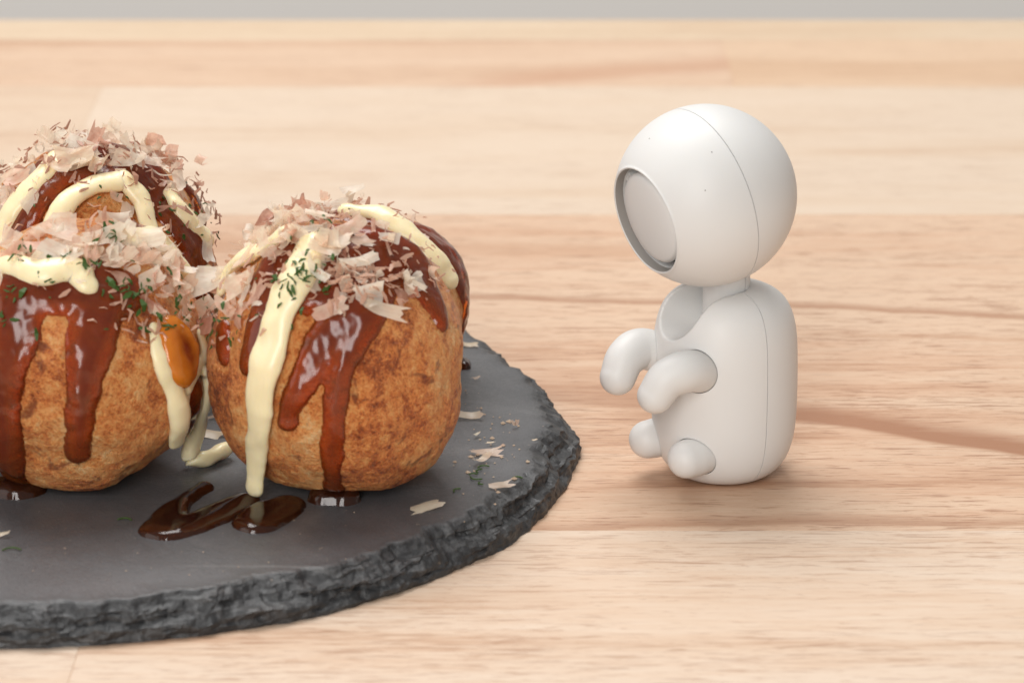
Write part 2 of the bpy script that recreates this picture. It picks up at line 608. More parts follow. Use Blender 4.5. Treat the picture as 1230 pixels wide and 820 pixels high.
# ------------------------------------------------------------------ slate plate
PZ = 0.55                                      # height of its top
PC = np.array([-8.6, -5.0])
rim_px = [(0, 781), (60, 779), (100, 776), (200, 768), (300, 757), (430, 727), (520, 697), (600, 662), (650, 625), (690, 570), (700, 540)]
back_px = [(693, 505), (668, 470), (635, 443), (612, 428), (580, 405), (555, 390)]
pts = [at(x, y, 0.0)[:2] for x, y in rim_px] + [at(x, y, 0.45)[:2] for x, y in back_px]
pa = [math.atan2(p[1] - PC[1], p[0] - PC[0]) for p in pts]
pr = [math.hypot(*(p - PC)) for p in pts]
# close the outline on the side that is out of view
for deg in (90, 120, 150, 180, 210, 240):
    pa.append(math.radians(deg if deg <= 180 else deg - 360)); pr.append(8.3)
o_ = np.argsort(pa)
pa = np.array(pa)[o_]; pr = np.array(pr)[o_]
NA = 1600
ang = np.linspace(-math.pi, math.pi, NA, endpoint=False)
rb = np.interp(ang, np.r_[pa[-1] - 2 * math.pi, pa, pa[0] + 2 * math.pi], np.r_[pr[-1], pr, pr[0]])
for _ in range(3):
    kk = np.ones(45) / 45
    rb = np.convolve(np.r_[rb[-60:], rb, rb[:60]], kk, 'same')[60:-60]
ca, sa = np.cos(ang), np.sin(ang)
ring = np.c_[ca, sa, 0 * ca]
edge_n = fbm(ring * 7.0 + 3, 4, 0.55)
rbot = rb + 0.05 * edge_n + 0.035 * fbm(ring * 34, 2)
side = np.exp(-((ang + 0.45) / 0.75) ** 2)
inset = 0.26 + 0.24 * side + (0.10 + 0.12 * side) * fbm(ring * 4.5 + 9, 3) + (0.06 + 0.08 * side) * fbm(ring * 17 + 2, 3, 0.6)
inset = np.clip(inset, 0.10, 0.95)
V, E = [], []
rows = []
NT_ = 16
for k in range(NT_ + 1):                      # chipped side: from bottom rim up to the top rim
    t = k / NT_
    prof = 0.04 * math.sin(t * math.pi)
    r = rbot - inset * t ** 1.25 + prof
    z = PZ * (t ** 0.85)
    p = np.c_[ca * r, sa * r, np.full(NA, z)]
    amp = math.sin(math.pi * min(t * 1.0, 1.0)) ** 0.6 if 0 < t < 1 else 0.0
    st_ = fbm(np.c_[ca * 8.3, sa * 8.3, np.full(NA, z * 5.5)] * np.array([0.75, 0.75, 1]) + 31, 5, 0.58)
    facet = np.abs(fbm(np.c_[ca * 8.3, sa * 8.3, np.full(NA, z * 2.2)] * 0.75 + 7, 4, 0.55))
    ter = st_ * 3.2
    ter = (np.floor(ter) + np.clip((ter - np.floor(ter)) * 3.5 - 1.2, 0, 1)) / 3.2
    fine_ = fbm(np.c_[ca * 8.3, sa * 8.3, np.full(NA, z * 4)] * 3.6 + 51, 4, 0.65)
    d = amp * (0.085 * ter + 0.03 * st_ - 0.14 * facet + 0.022 * fine_ + 0.05)
    p[:, 0] += ca * d; p[:, 1] += sa * d
    if 0 < t < 1:
        p[:, 2] += amp * 0.07 * fbm(np.c_[ca * 8.3, sa * 8.3, np.full(NA, z * 3)] * 1.9 + 77, 3)
    rows.append(p)
    E += [1.0 if t < 0.97 else 0.55] * NA
rtop = rbot - inset
for fr in (0.99, 0.975, 0.95, 0.9, 0.8, 0.65, 0.45, 0.25, 0.1, 0.02):
    r = rtop * fr
    z = PZ + 0.012 * fbm(np.c_[ca * r, sa * r, 0 * r] * 1.3, 3)
    rows.append(np.c_[ca * r, sa * r, z])
    E += [max(0.0, (fr - 0.97) * 18)] * NA
V = np.vstack(rows)
F = []
for i in range(len(rows) - 1):
    b0 = i * NA
    for j in range(NA):
        j2 = (j + 1) % NA
        F.append((b0 + j, b0 + j2, b0 + NA + j2, b0 + NA + j))
F.append(tuple(range(NA))[::-1])
F.append(tuple((len(rows) - 1) * NA + j for j in range(NA)))
me = mesh('slate_plate', V, F)
me.polygons.foreach_set('use_smooth', [not (i < NT_ * NA) for i in range(len(me.polygons))])
a_ = me.attributes.new('edge', 'FLOAT', 'POINT')
a_.data.foreach_set('value', np.array(E, dtype=np.float32))
plate = obj('slate_plate', me, M_SLATE, None, (PC[0], PC[1], 0.004))
tag(plate, 'round dark grey slate plate with rough chipped edge under the fried balls', 'plate')


# ------------------------------------------------------------------ takoyaki
class Ball:
    def __init__(self, cx, cy, a, c, seed, lump=0.07):
        self.a, self.c, self.seed, self.lump = a, c, seed, lump
        self.bumps = []
        self.cen = np.array([cx, cy, PZ + c * 0.90])
        self.floor = PZ + 0.012

    def surf(self, d, fine=1.0):
        """points of the crust in the directions d (n,3), world cm"""
        d = np.asarray(d, float)
        d = d / np.linalg.norm(d, axis=-1)[..., None]
        k = 1 + self.lump * fbm(d * 1.25 + self.seed, 2, 0.5) + 0.017 * fbm(d * 4 + self.seed, 3)
        if fine:
            k = k + 0.005 * fbm(d * 20 + self.seed, 3, 0.6)
        for bd, amp, wid in self.bumps:
            k = k + amp * np.exp(-((d - bd) ** 2).sum(-1) / wid ** 2)
        p = self.cen + d * np.array([self.a, self.a, self.c]) * k[..., None]
        lo = self.floor + 0.22
        z = p[..., 2]
        p[..., 2] = np.where(z < lo, self.floor + (lo - self.floor) * np.exp((z - lo) / 0.22), z)
        return p

    def hit(self, px, py):
        o = (CAM - self.cen) / np.array([self.a, self.a, self.c])
        r = ray(px, py) / np.array([self.a, self.a, self.c])
        A, B, Cc = r @ r, o @ r, o @ o - 1
        disc = B * B - A * Cc
        t = (-B - math.sqrt(disc)) / A if disc > 0 else -B / A
        d = o + r * t
        d = d * np.array([self.a, self.a, self.c])
        dd = d / np.array([self.a, self.a, self.c])
        return dd / np.linalg.norm(dd)

    def normal(self, d):
        n = d / np.array([self.a, self.a, self.c])
        return n / np.linalg.norm(n, axis=-1)[..., None]


def ball_grid(b, nu, nv):
    u = np.linspace(0, 2 * math.pi, nu, endpoint=False)
    v = np.linspace(0.003, math.pi - 0.003, nv)
    vv, uu = np.meshgrid(v, u, indexing='ij')
    d = np.stack([np.sin(vv) * np.cos(uu), np.sin(vv) * np.sin(uu), np.cos(vv)], -1).reshape(-1, 3)
    i, j = np.meshgrid(np.arange(nv - 1), np.arange(nu), indexing='ij')
    j2 = (j + 1) % nu
    f = np.stack([i * nu + j, (i + 1) * nu + j, (i + 1) * nu + j2, i * nu + j2], -1).reshape(-1, 4)
    return d, f


def seg_dist(p, pts, rad):
    """signed distance to a chain of round cones"""
    best = np.full(len(p), 1e9)
    for k in range(len(pts) - 1):
        a, b = pts[k], pts[k + 1]
        ab = b - a
        t = np.clip(((p - a) @ ab) / (ab @ ab + 1e-9), 0, 1)
        q = np.linalg.norm(p - (a + t[:, None] * ab), axis=1) - (rad[k] + (rad[k + 1] - rad[k]) * t)
        best = np.minimum(best, q)
    return best


def smin(a, b, k):
    h = np.clip(0.5 + 0.5 * (b - a) / k, 0, 1)
    return b + (a - b) * h - k * h * (1 - h)


def sauce_on(b, drips, parent, mat, thick=0.10, width=0.24, base=0.0, nu=460, nv=240, name='sauce'):
    """drips: lists of (px, py, radius cm) running over the crust"""
    d, f = ball_grid(b, nu, nv)
    p = b.surf(d, 0)
    D = None
    for dr in drips:
        ctr = [(x, y) for x, y, r in dr]
        ps = b.surf(np.array([b.hit(x, y) for x, y in ctr]))
        rr = np.array([q[2] for q in dr])
        if len(dr) > 1:
            pr4 = catmull(np.c_[ps, rr], 6)
        else:
            pr4 = np.vstack([np.r_[ps[0], rr[0]], np.r_[ps[0] + 1e-3, rr[0]]])
        x = seg_dist(p, pr4[:, :3], pr4[:, 3])
        D = x if D is None else smin(D, x, 0.12)
    D = D + 0.045 * fbm(p * 1.7 + b.seed, 3) + 0.02 * fbm(p * 5 + b.seed, 2)
    s = np.clip(-D / width, 0, 1)
    h = base + thick * (0.75 + 0.5 * (0.5 + fbm(p * 0.8 + 20, 2))) * np.sqrt(np.clip(1 - (1 - s) ** 2, 0, 1)) * (1 + 0.25 * fbm(p * 1.1 + 5, 2))
    h = np.where(D >= 0, -0.03, h)
    n = b.normal(d)
    q = p + n * h[:, None]
    q[:, 2] = np.maximum(q[:, 2], b.floor - 0.0)
    keep = (D[f] < 0).any(1)
    f = f[keep]
    used = np.unique(f)
    remap = np.full(len(p), -1); remap[used] = np.arange(len(used))
    me = mesh(name, q[used] - parent['origin_cm'], remap[f])
    at_ = me.attributes.new('depth', 'FLOAT', 'POINT')
    at_.data.foreach_set('value', s[used].astype(np.float32) ** 1.3)
    return obj(name, me, mat, parent)


def strand(b, pts, parent, mat=None, lift=0.5, flat=0.66, name='mayonnaise_strand', seed=0):
    """pts: (px, py, radius[, extra lift]) over the crust, or (x, y, z, r) world points given with 4-tuples flagged 'w'"""
    P, N, R = [], [], []
    for q in pts:
        if q[0] == 'w':
            P.append(np.array(q[1:4])); R.append(q[4])
            v = np.array(q[1:4]) - b.cen
            N.append(v / np.linalg.norm(v))
        else:
            d = b.hit(q[0], q[1])
            n = b.normal(d)
            up = (q[3] if len(q) > 3 else 0.0) + q[2] * lift
            P.append(b.surf(d[None])[0] + n * up); N.append(n); R.append(q[2])
    A = catmull(np.c_[np.array(P), np.array(R), np.array(N)], 9)
    path, rad, nor = A[:, :3], A[:, 3], A[:, 4:]
    rad = rad * (1.04 + 0.26 * fbm(path * 1.3 + seed * 3.1, 3))
    V, F = sweep(path, rad, nor, flat, 18, 6)
    V = np.array(V)
    V += 0.030 * np.stack([fbm(V * 2.2 + k * 9, 3) for k in range(3)], -1)
    return obj(name, mesh(name, V - parent['origin_cm'], F), mat or M_MAYO, parent)


# ---- flake shapes, shared
def flake_mesh(seed, curl, jag=0.2, ratio=0.6, nx=9, ny=5):
    """a thin curled shaving with straight sides and torn ends"""
    r = random.Random(seed)
    V, F = [], []
    ph = r.uniform(0, 6)
    skew = r.uniform(-0.35, 0.35)
    w0, w1 = r.uniform(0.55, 1.0), r.uniform(0.35, 1.0)
    lo = [(-0.5 + skew * (j / (ny - 1) - .5) + r.uniform(-jag, jag) * 0.35) for j in range(ny)]
    hi = [(0.5 + r.uniform(-0.3, 0.3) * (j / (ny - 1) - .5) + r.uniform(-jag, jag) * 0.35) for j in range(ny)]
    sidea = [(w0 + (w1 - w0) * i / (nx - 1)) * r.uniform(1 - jag * .35, 1) for i in range(nx)]
    sideb = [(w1 + (w0 - w1) * i / (nx - 1)) * r.uniform(1 - jag * .35, 1) for i in range(nx)]
    tw = r.uniform(-0.6, 0.6)
    cross = r.uniform(-0.9, 0.9)
    diag = r.uniform(-0.7, 0.7)
    for i in range(nx):
        for j in range(ny):
            v = j / (ny - 1) * 2 - 1
            u = lo[j] + (hi[j] - lo[j]) * i / (nx - 1)
            v = v * (sidea[i] if v > 0 else sideb[i]) * ratio * 0.5
            a = (u + diag * v) * curl
            if abs(curl) > 0.05:
                x, z = math.sin(a) / curl - diag * v, (1 - math.cos(a)) / curl
            else:
                x, z = u, 0
            z += cross * v * v * 1.2 + 0.025 * math.sin(u * 6 + ph) + 0.02 * math.sin(v * 11 + ph * 2)
            t = tw * u
            V.append((x, v * math.cos(t) - z * math.sin(t) * 0.3, z * math.cos(t) + v * math.sin(t)))
    for i in range(nx - 1):
        for j in range(ny - 1):
            F.append((i * ny + j, (i + 1) * ny + j, (i + 1) * ny + j + 1, i * ny + j + 1))
    return V, F


FLAKES, DRY = [], []
for k in range(24):
    r0 = random.Random(100 + k)
    c_ = r0.choice([0.3, 0.8, 1.4, 2.0, 3.2, 4.6, -1.2])
    V_, F_ = flake_mesh(k, c_, r0.uniform(0.05, 0.45), r0.choice([0.22, 0.4, 0.55, 0.7, 0.85, 1.0]))
    m_ = mesh('bonito_flake', V_, F_); m_.materials.append(M_FLAKE); FLAKES.append(m_)
    V_, F_ = flake_mesh(k + 60, 5.0 if k == 10 else r0.choice([0.2, 0.5, 0.9, 1.3]), r0.uniform(0.3, 0.7), r0.choice([0.35, 0.5, 0.7]))
    m2_ = mesh('fish_flake', V_, F_); m2_.materials.append(M_FLAKE_DRY); DRY.append(m2_)


STRIP, SHEET, LEAF, CURL = [], [], [], []
for k in range(3):
    for lst, curl_, jag_, rat_ in ((STRIP, 0.5, 0.12, 0.30), (SHEET, 0.9, 0.10, 0.85), (LEAF, 0.7, 0.25, 0.52), (CURL, 4.2, 0.1, 0.8)):
        V_, F_ = flake_mesh(200 + k * 7 + int(rat_ * 100), curl_, jag_, rat_)
        m_ = mesh('bonito_flake', V_, F_); m_.materials.append(M_FLAKE); lst.append(m_)


def orient(n, yaw, tilt_axis_yaw, tilt):
    """rotation whose z is n, spun and then tilted"""
    z = Vector(n).normalized()
    q = z.to_track_quat('Z', 'Y')
    return (q.to_matrix() @ Matrix.Rotation(tilt_axis_yaw, 3, 'Z') @ Matrix.Rotation(tilt, 3, 'X') @ Matrix.Rotation(yaw, 3, 'Z'))


def put_flake(parent, pos, n, size, yaw, ty, tilt, k=None, pool=None, name='bonito_flake'):
    pool = pool or FLAKES
    o = bpy.data.objects.new(name, pool[rng.randrange(len(pool)) if k is None else k])
    C.objects.link(o)
    base = np.zeros(3)
    if parent is not None:
        o.parent = parent
        base = np.array(parent['origin_cm'])
    o.matrix_local = Matrix.Translation(Vector((np.asarray(pos) - base) * S)) @ orient(n, yaw, ty, tilt).to_4x4() @ Matrix.Diagonal((size, size, size, 1))
    return o


def scatter(b, parent, centre_px, spread, n, size=(0.3, 0.75), pile=0.28):
    """flakes heaped about the crust points seen at the given pixels"""
    for k in range(n):
        c = rng.choice(centre_px)
        d = b.hit(c[0] + rng.gauss(0, spread[0]), c[1] + rng.gauss(0, spread[1]))
        p = b.surf(d[None])[0]
        nn = b.normal(d)
        h = min(abs(rng.gauss(0.0, pile)), 0.42) + 0.06
        steep = rng.random() < 0.35
        sz = rng.uniform(*size) * (0.75 if steep else 1.0)
        put_flake(parent, p + nn * h, nn, sz, rng.uniform(0, 6.28), rng.uniform(0, 6.28),
                  rng.uniform(0.7, 1.4) if steep else rng.uniform(0, 0.55))


def bits(name, b, parent, centre_px, spread, n, mat, size, aspect, lift=0.12, kind='stuff', low=0.07):
    """many tiny slivers in one mesh"""
    V, F = [], []
    for k in range(n):
        c = rng.choice(centre_px)
        d = b.hit(c[0] + rng.gauss(0, spread[0]), c[1] + rng.gauss(0, spread[1]))
        p = b.surf(d[None])[0] + b.normal(d) * (rng.random() * lift + low)
        m = orient(b.normal(d), rng.uniform(0, 6.28), rng.uniform(0, 6.28), rng.uniform(0, 0.9))
        L = rng.uniform(*size); W = L * rng.uniform(*aspect); T = 0.012
        bend = rng.uniform(-0.3, 0.3) * L
        base = len(V)
        for (x, y, z) in ((-L / 2, -W * 0.2, 0), (-L / 2, W * 0.2, 0), (0, -W / 2, bend), (0, W / 2, bend), (L / 2, -W * .3, 0), (L / 2, W * .1, 0)):
            V.append(p + np.array(m @ Vector((x, y, z))))
            V.append(p + np.array(m @ Vector((x, y, z + T))))
        q = lambda a: base + a
        F += [(q(1), q(5), q(7), q(3)), (q(5), q(9), q(11), q(7)), (q(0), q(2), q(6), q(4)), (q(4), q(6), q(10), q(8)),
              (q(0), q(4), q(5), q(1)), (q(4), q(8), q(9), q(5)), (q(2), q(3), q(7), q(6)), (q(6), q(7), q(11), q(10)), (q(0), q(1), q(3), q(2)), (q(8), q(10), q(11), q(9))]
    o = obj(name, mesh(name, np.array(V) - parent['origin_cm'], F, False), mat, parent)
    o['kind'] = kind
    return o


def make_ball(px, py, a, c, seed, label, bumps=()):
    p = at(px, py, PZ + c * 0.90)
    b = Ball(p[0], p[1], a, c, seed)
    b.bumps = [(b.hit(x, y), amp, w) for x, y, amp, w in bumps]
    t = thing('takoyaki_ball', label, 'takoyaki', (p[0], p[1], PZ), 'takoyaki on the slate plate')
    t['origin_cm'] = [float(p[0]), float(p[1]), float(PZ)]
    d, f = ball_grid(b, 420, 220)
    o = obj('batter_crust', mesh('batter_crust', b.surf(d) - np.array(t['origin_cm']), f), M_DOUGH, t)
    return b, t


# rear ball ---------------------------------------------------------------
b1, t1 = make_ball(110, 332, 2.02, 2.12, 4.0, 'rear left takoyaki ball with a tall heap of fish flakes, behind the front left one')
sauce_on(b1, [
    [(110, 190, 0.75), (140, 196, 0.7)], [(60, 210, 0.5), (30, 255, 0.45), (8, 320, 0.4)],
    [(170, 205, 0.55), (208, 250, 0.42), (235, 300, 0.36), (247, 360, 0.30)], [(225, 225, 0.35), (245, 250, 0.28)],
    [(225, 330, 0.3), (232, 400, 0.25)]], t1, M_SAUCE)
strand(b1, [(70, 200, .17), (52, 225, .18), (20, 258, .19), (0, 300, .19)], t1, lift=0.62, seed=1)
strand(b1, [(140, 222, .16), (110, 228, .17), (80, 250, .18), (62, 290, .19), (50, 330, .19)], t1, lift=0.62, seed=2)
strand(b1, [(150, 222, .2), (168, 240, .18), (178, 272, .15), (186, 300, .14)], t1, lift=0.62, seed=3)
strand(b1, [(205, 235, .15), (220, 262, .15), (242, 288, .15)], t1, lift=0.62, seed=4)
strand(b1, [(246, 330, .13), (255, 370, .14), (258, 430, .14)], t1, lift=0.6, seed=5)
scatter(b1, t1, [(80, 195), (110, 185), (140, 190), (170, 200)], (40, 12), 80, (0.2, 0.6), 0.15)
scatter(b1, t1, [(30, 215), (10, 240), (215, 225), (235, 265), (150, 270)], (18, 14), 34, (0.2, 0.5), 0.08)
bits('fish_shreds', b1, t1, [(100, 190), (60, 210), (160, 205), (220, 250)], (35, 18), 160, M_SHRED, (0.08, 0.3), (0.12, 0.4), 0.3)
bits('seaweed_bits', b1, t1, [(60, 240), (215, 260), (150, 235), (238, 280)], (25, 20), 45, M_GREEN, (0.04, 0.12), (0.3, 0.8))

# front left ball ---------------------------------------------------------------
b2, t2 = make_ball(88, 430, 2.0, 2.06, 9.0, 'front left takoyaki ball with two wide sauce runs, cut off by the picture edge')
sauce_on(b2, [
    [(40, 345, 0.55), (110, 345, 0.5), (140, 350, 0.42)],
    [(30, 350, 0.42), (22, 400, 0.38), (6, 460, 0.30), (6, 530, 0.28), (20, 585, 0.26)],
    [(120, 350, 0.46), (112, 400, 0.38), (102, 450, 0.29), (96, 510, 0.22), (93, 548, 0.18)],
    [(225, 430, 0.22), (232, 490, 0.2), (222, 520, 0.18)]], t2, M_SAUCE)
strand(b2, [(0, 325, .17), (25, 330, .18), (55, 336, .2), (88, 330, .2), (103, 345, .17)], t2, lift=0.62, seed=6)
strand(b2, [(150, 298, .17), (180, 295, .17), (210, 310, .18), (225, 325, .16)], t2, lift=0.62, seed=7)
strand(b2, [(183, 396, .10), (186, 430, .13), (200, 462, .16), (207, 495, .17), (207, 525, .165)], t2, lift=0.62, seed=8)
strand(b2, [(222, 462, .10), (218, 480, .11), (216, 505, .11)], t2, lift=0.62, seed=9)
strand(b2, [(238, 402, .08), (240, 428, .10), (232, 450, .11), (220, 466, .12)], t2, lift=0.62, seed=21)
amb = sauce_on(b2, [[(200, 402, 0.27), (208, 424, 0.37), (210, 442, 0.31)]], t2, M_SAUCE_AMBER, 0.27, 0.36, 0.08, name='sauce_pool')
gp = lambda x, y, z: tuple(at(x, y, z))
strand(b2, [('w', *gp(268, 405, 2.9), .13), ('w', *gp(262, 440, 2.45), .15), ('w', *gp(248, 447, 2.35), .15), ('w', *gp(236, 430, 2.55), .12)], t2, seed=10)
strand(b2, [('w', *gp(252, 450, 2.3), .14), ('w', *gp(246, 485, 1.75), .16), ('w', *gp(236, 520, 1.15), .18), ('w', *gp(228, 545, .80), .21), ('w', *gp(242, 551, .70), .19), ('w', *gp(268, 541, .70), .17)], t2, seed=11)
scatter(b2, t2, [(40, 305), (80, 300), (120, 300), (150, 305), (185, 315)], (28, 12), 75, (0.2, 0.6), 0.11)
scatter(b2, t2, [(205, 345), (215, 370), (180, 350), (10, 335), (235, 385)], (14, 14), 30, (0.18, 0.45), 0.06)
bits('fish_shreds', b2, t2, [(120, 310), (200, 360), (60, 320), (190, 390)], (35, 18), 150, M_SHRED, (0.06, 0.25), (0.12, 0.4), 0.16)
bits('seaweed_bits', b2, t2, [(130, 345), (155, 355), (60, 330), (20, 375), (205, 350), (200, 395)], (18, 18), 80, M_GREEN, (0.05, 0.2), (0.2, 0.6), 0.16)

# rear right ball, mostly hidden ---------------------------------------------------------------
b4, t4 = make_ball(427, 362, 1.84, 1.53, 22.0, 'squat takoyaki ball mostly hidden behind the right one, sauce running down its right side')
sauce_on(b4, [
    [(400, 262, 0.5), (440, 262, 0.55), (480, 275, 0.5)], [(495, 278, 0.45), (535, 305, 0.45), (556, 345, 0.38), (562, 390, 0.28), (562, 430, 0.26)],
    [(350, 265, .4), (310, 300, .35)]], t4, M_SAUCE)
strand(b4, [(418, 264, .17), (452, 268, .19), (488, 290, .21), (514, 316, .21), (530, 338, .20)], t4, lift=0.7, seed=12)
strand(b4, [(335, 265, .15), (308, 285, .16), (300, 310, .16)], t4, lift=0.62, seed=15)
scatter(b4, t4, [(340, 262), (380, 258), (420, 258), (370, 270), (320, 275)], (22, 8), 45, (0.2, 0.6), 0.10)
scatter(b4, t4, [(470, 270), (500, 285)], (10, 6), 8, (0.15, 0.35), 0.05)
bits('fish_shreds', b4, t4, [(400, 258), (350, 265), (450, 262)], (30, 8), 70, M_SHRED, (0.06, 0.26), (0.12, 0.4), 0.14)

# right ball ---------------------------------------------------------------
b3, t3 = make_ball(406, 433, 1.88, 2.09, 15.0, 'right takoyaki ball with long mayonnaise strip and forked sauce drip, nearest the white robot', [(275, 520, .07, .45), (530, 520, .05, .5)])
sauce_on(b3, [
    [(340, 330, 0.6), (400, 320, 0.8), (450, 310, 0.7)], [(370, 300, .5), (440, 300, .5)],
    [(425, 370, 0.38), (400, 400, 0.35), (372, 440, 0.25), (352, 480, 0.19), (347, 506, 0.16)],
    [(440, 360, 0.42), (425, 400, 0.30), (410, 440, 0.21), (403, 490, 0.16), (399, 540, 0.16), (400, 585, 0.17)],
    [(330, 360, 0.35), (310, 410, 0.3), (296, 440, 0.16)], [(272, 400, .2), (270, 430, .12)],
    [(480, 310, 0.5), (512, 352, 0.30), (526, 385, 0.16)]], t3, M_SAUCE)
strand(b3, [(375, 300, .24), (362, 330, .25), (345, 365, .25), (331, 410, .27), (322, 450, .25), (316, 500, .19), (313, 545, .17), ('w', *gp(306, 585, 0.80), .17)], t3, lift=0.45, flat=0.5, seed=13)
strand(b3, [(350, 290, .15), (320, 305, .15), (292, 325, .15), (275, 350, .14)], t3, lift=0.62, seed=14)
scatter(b3, t3, [(340, 290), (380, 285), (400, 310), (430, 320), (360, 275)], (32, 15), 85, (0.2, 0.55), 0.11)
scatter(b3, t3, [(285, 340), (300, 370), (270, 330), (460, 345), (490, 340), (410, 350)], (17, 12), 50, (0.18, 0.45), 0.07)
bits('fish_shreds', b3, t3, [(440, 345), (420, 330), (330, 330), (290, 380), (480, 330), (380, 280)], (26, 14), 240, M_SHRED, (0.06, 0.28), (0.12, 0.4), 0.16)
bits('seaweed_bits', b3, t3, [(362, 342), (350, 355), (285, 380), (400, 300), (262, 400)], (18, 16), 70, M_GREEN, (0.04, 0.16), (0.2, 0.6), 0.2)


# single large flakes one can pick out, bridging between the balls
def hero(b, t, px, py, lift, size, angle, pool, tilt=0.25):
    d = b.hit(px, py)
    nn = b.normal(d)
    f = nn * 0.55 + np.array([0.05, -0.62, 0.5]) * 0.7
    put_flake(t, b.surf(d[None])[0] + nn * (0.05 + lift * 0.62), f, size * 0.86, math.radians(angle), 0, rng.uniform(-tilt, tilt), rng.randrange(3), pool)


for (px, py, lift, size, ang_, pl) in [
        (264, 332, .30, 0.95, 38, SHEET), (254, 396, .30, 1.08, 17, STRIP), (397, 374, .16, .60, 20, LEAF), (456, 378, .16, .68, -24, LEAF),
        (400, 300, .32, .62, -15, SHEET),
        (430, 322, .3, .6, 15, LEAF), (350, 300, .32, .6, 70, LEAF), (300, 345, .2, .6, 40, SHEET), (285, 375, .2, .5, -20, LEAF), (490, 345, .14, .5, -45, STRIP),
        (420, 290, .32, .5, 40, SHEET), (305, 318, .25, .6, 80, STRIP), (385, 335, .3, .5, -40, LEAF)]:
    hero(b3, t3, px, py, lift, size, ang_, pl)
for (px, py, lift, size, ang_, pl) in [(325, 262, .30, .6, 8, SHEET), (465, 280, .2, .4, 30, LEAF), (372, 262, .30, .5, 60, CURL), (345, 268, .25, .5, -30, LEAF), (405, 262, .25, .5, 10, LEAF)]:
    hero(b4, t4, px, py, lift, size, ang_, pl)
for (px, py, lift, size, ang_, pl) in [
        (64, 190, .42, .55, 85, CURL), (92, 205, .35, .70, 12, SHEET), (112, 190, .42, .65, 70, LEAF), (130, 184, .45, .6, 60, CURL), (206, 222, .25, .6, 75, LEAF),
        (136, 265, .12, .55, 5, SHEET), (45, 250, .18, .45, 60, SHEET), (150, 205, .35, .6, -20, SHEET), (172, 205, .3, .55, -30, LEAF), (30, 225, .25, .5, 30, LEAF),
        (75, 215, .3, .6, -25, LEAF), (226, 262, .12, .5, -60, STRIP), (10, 245, .2, .6, 50, SHEET), (118, 210, .35, .55, 0, CURL), (240, 300, .2, .6, 70, LEAF)]:
    hero(b1, t1, px, py, lift, size, ang_, pl)
for (px, py, lift, size, ang_, pl) in [
        (75, 318, .28, .85, -15, SHEET), (46, 304, .22, .72, 8, STRIP), (155, 303, .28, .85, -8, SHEET), (215, 348, .18, .55, 20, LEAF), (190, 322, .22, .6, 25, LEAF),
        (120, 300, .3, .75, 5, LEAF), (92, 335, .25, .6, -75, STRIP), (170, 345, .16, .5, 10, SHEET), (20, 318, .22, .6, 30, LEAF), (140, 322, .25, .6, 35, LEAF), (232, 372, .2, .5, 0, SHEET), (205, 330, .25, .6, -40, STRIP)]:
    hero(b2, t2, px, py, lift, size, ang_, pl)
# green leaf crumbs lying on top of the mayonnaise and the heaps
bits('seaweed_bits', b3, t3, [(362, 342), (352, 352), (368, 330)], (7, 9), 26, M_GREEN, (0.06, 0.2), (0.15, 0.4), 0.04, 'stuff', 0.27)
bits('seaweed_bits', b2, t2, [(130, 352), (155, 362), (128, 300), (38, 318), (100, 330)], (9, 7), 34, M_GREEN, (0.06, 0.26), (0.15, 0.45), 0.06, 'stuff', 0.24)

# ------------------------------------------------------------------ sauce spilled on the slate
def pool(name, blobs, label, thick=0.10, width=0.22):
    ps = [[(*at(x, y, PZ)[:2], r) for x, y, r in bl] for bl in blobs]
    allp = np.array([q for bl in ps for q in bl])
    x0, y0 = (allp[:, :2] - allp[:, 2:]).min(0) - 0.2
    x1, y1 = (allp[:, :2] + allp[:, 2:]).max(0) + 0.2
    st = 0.022
    xs, ys = np.arange(x0, x1, st), np.arange(y0, y1, st)
    X, Y = np.meshgrid(xs, ys, indexing='ij')
    p = np.c_[X.ravel(), Y.ravel(), 0 * X.ravel()]
    D = None
    for bl in ps:
        a = np.array([(q[0], q[1], 0, q[2]) for q in bl])
        if len(a) > 1:
            a = catmull(a, 6)
        else:
            a = np.vstack([a, a + 1e-3])
        d = seg_dist(p, a[:, :3], a[:, 3])
        D = d if D is None else smin(D, d, 0.1)
    D = D + 0.03 * fbm(p * 2.2, 2)
    s = np.clip(-D / width, 0, 1)
    z = np.where(D >= 0, -0.02, thick * np.sqrt(np.clip(1 - (1 - s) ** 2, 0, 1)))
    n0, n1 = len(xs), len(ys)
    i, j = np.meshgrid(np.arange(n0 - 1), np.arange(n1 - 1), indexing='ij')
    f = np.stack([i * n1 + j, (i + 1) * n1 + j, (i + 1) * n1 + j + 1, i * n1 + j + 1], -1).reshape(-1, 4)
    f = f[(D[f] < 0).any(1)]
    used = np.unique(f)
    rm = np.full(len(p), -1); rm[used] = np.arange(len(used))
    c0 = allp[:, :2].mean(0)
    V = np.c_[p[used, :2] - c0, z[used]]
    me = mesh(name, V, rm[f])
    a_ = me.attributes.new('depth', 'FLOAT', 'POINT')
    a_.data.foreach_set('value', s[used].astype(np.float32))
    o = obj(name, me, M_SAUCE_POOL, None, (c0[0], c0[1], PZ + 0.012))
    return tag(o, label, 'sauce', 'sauce spilled on the slate')


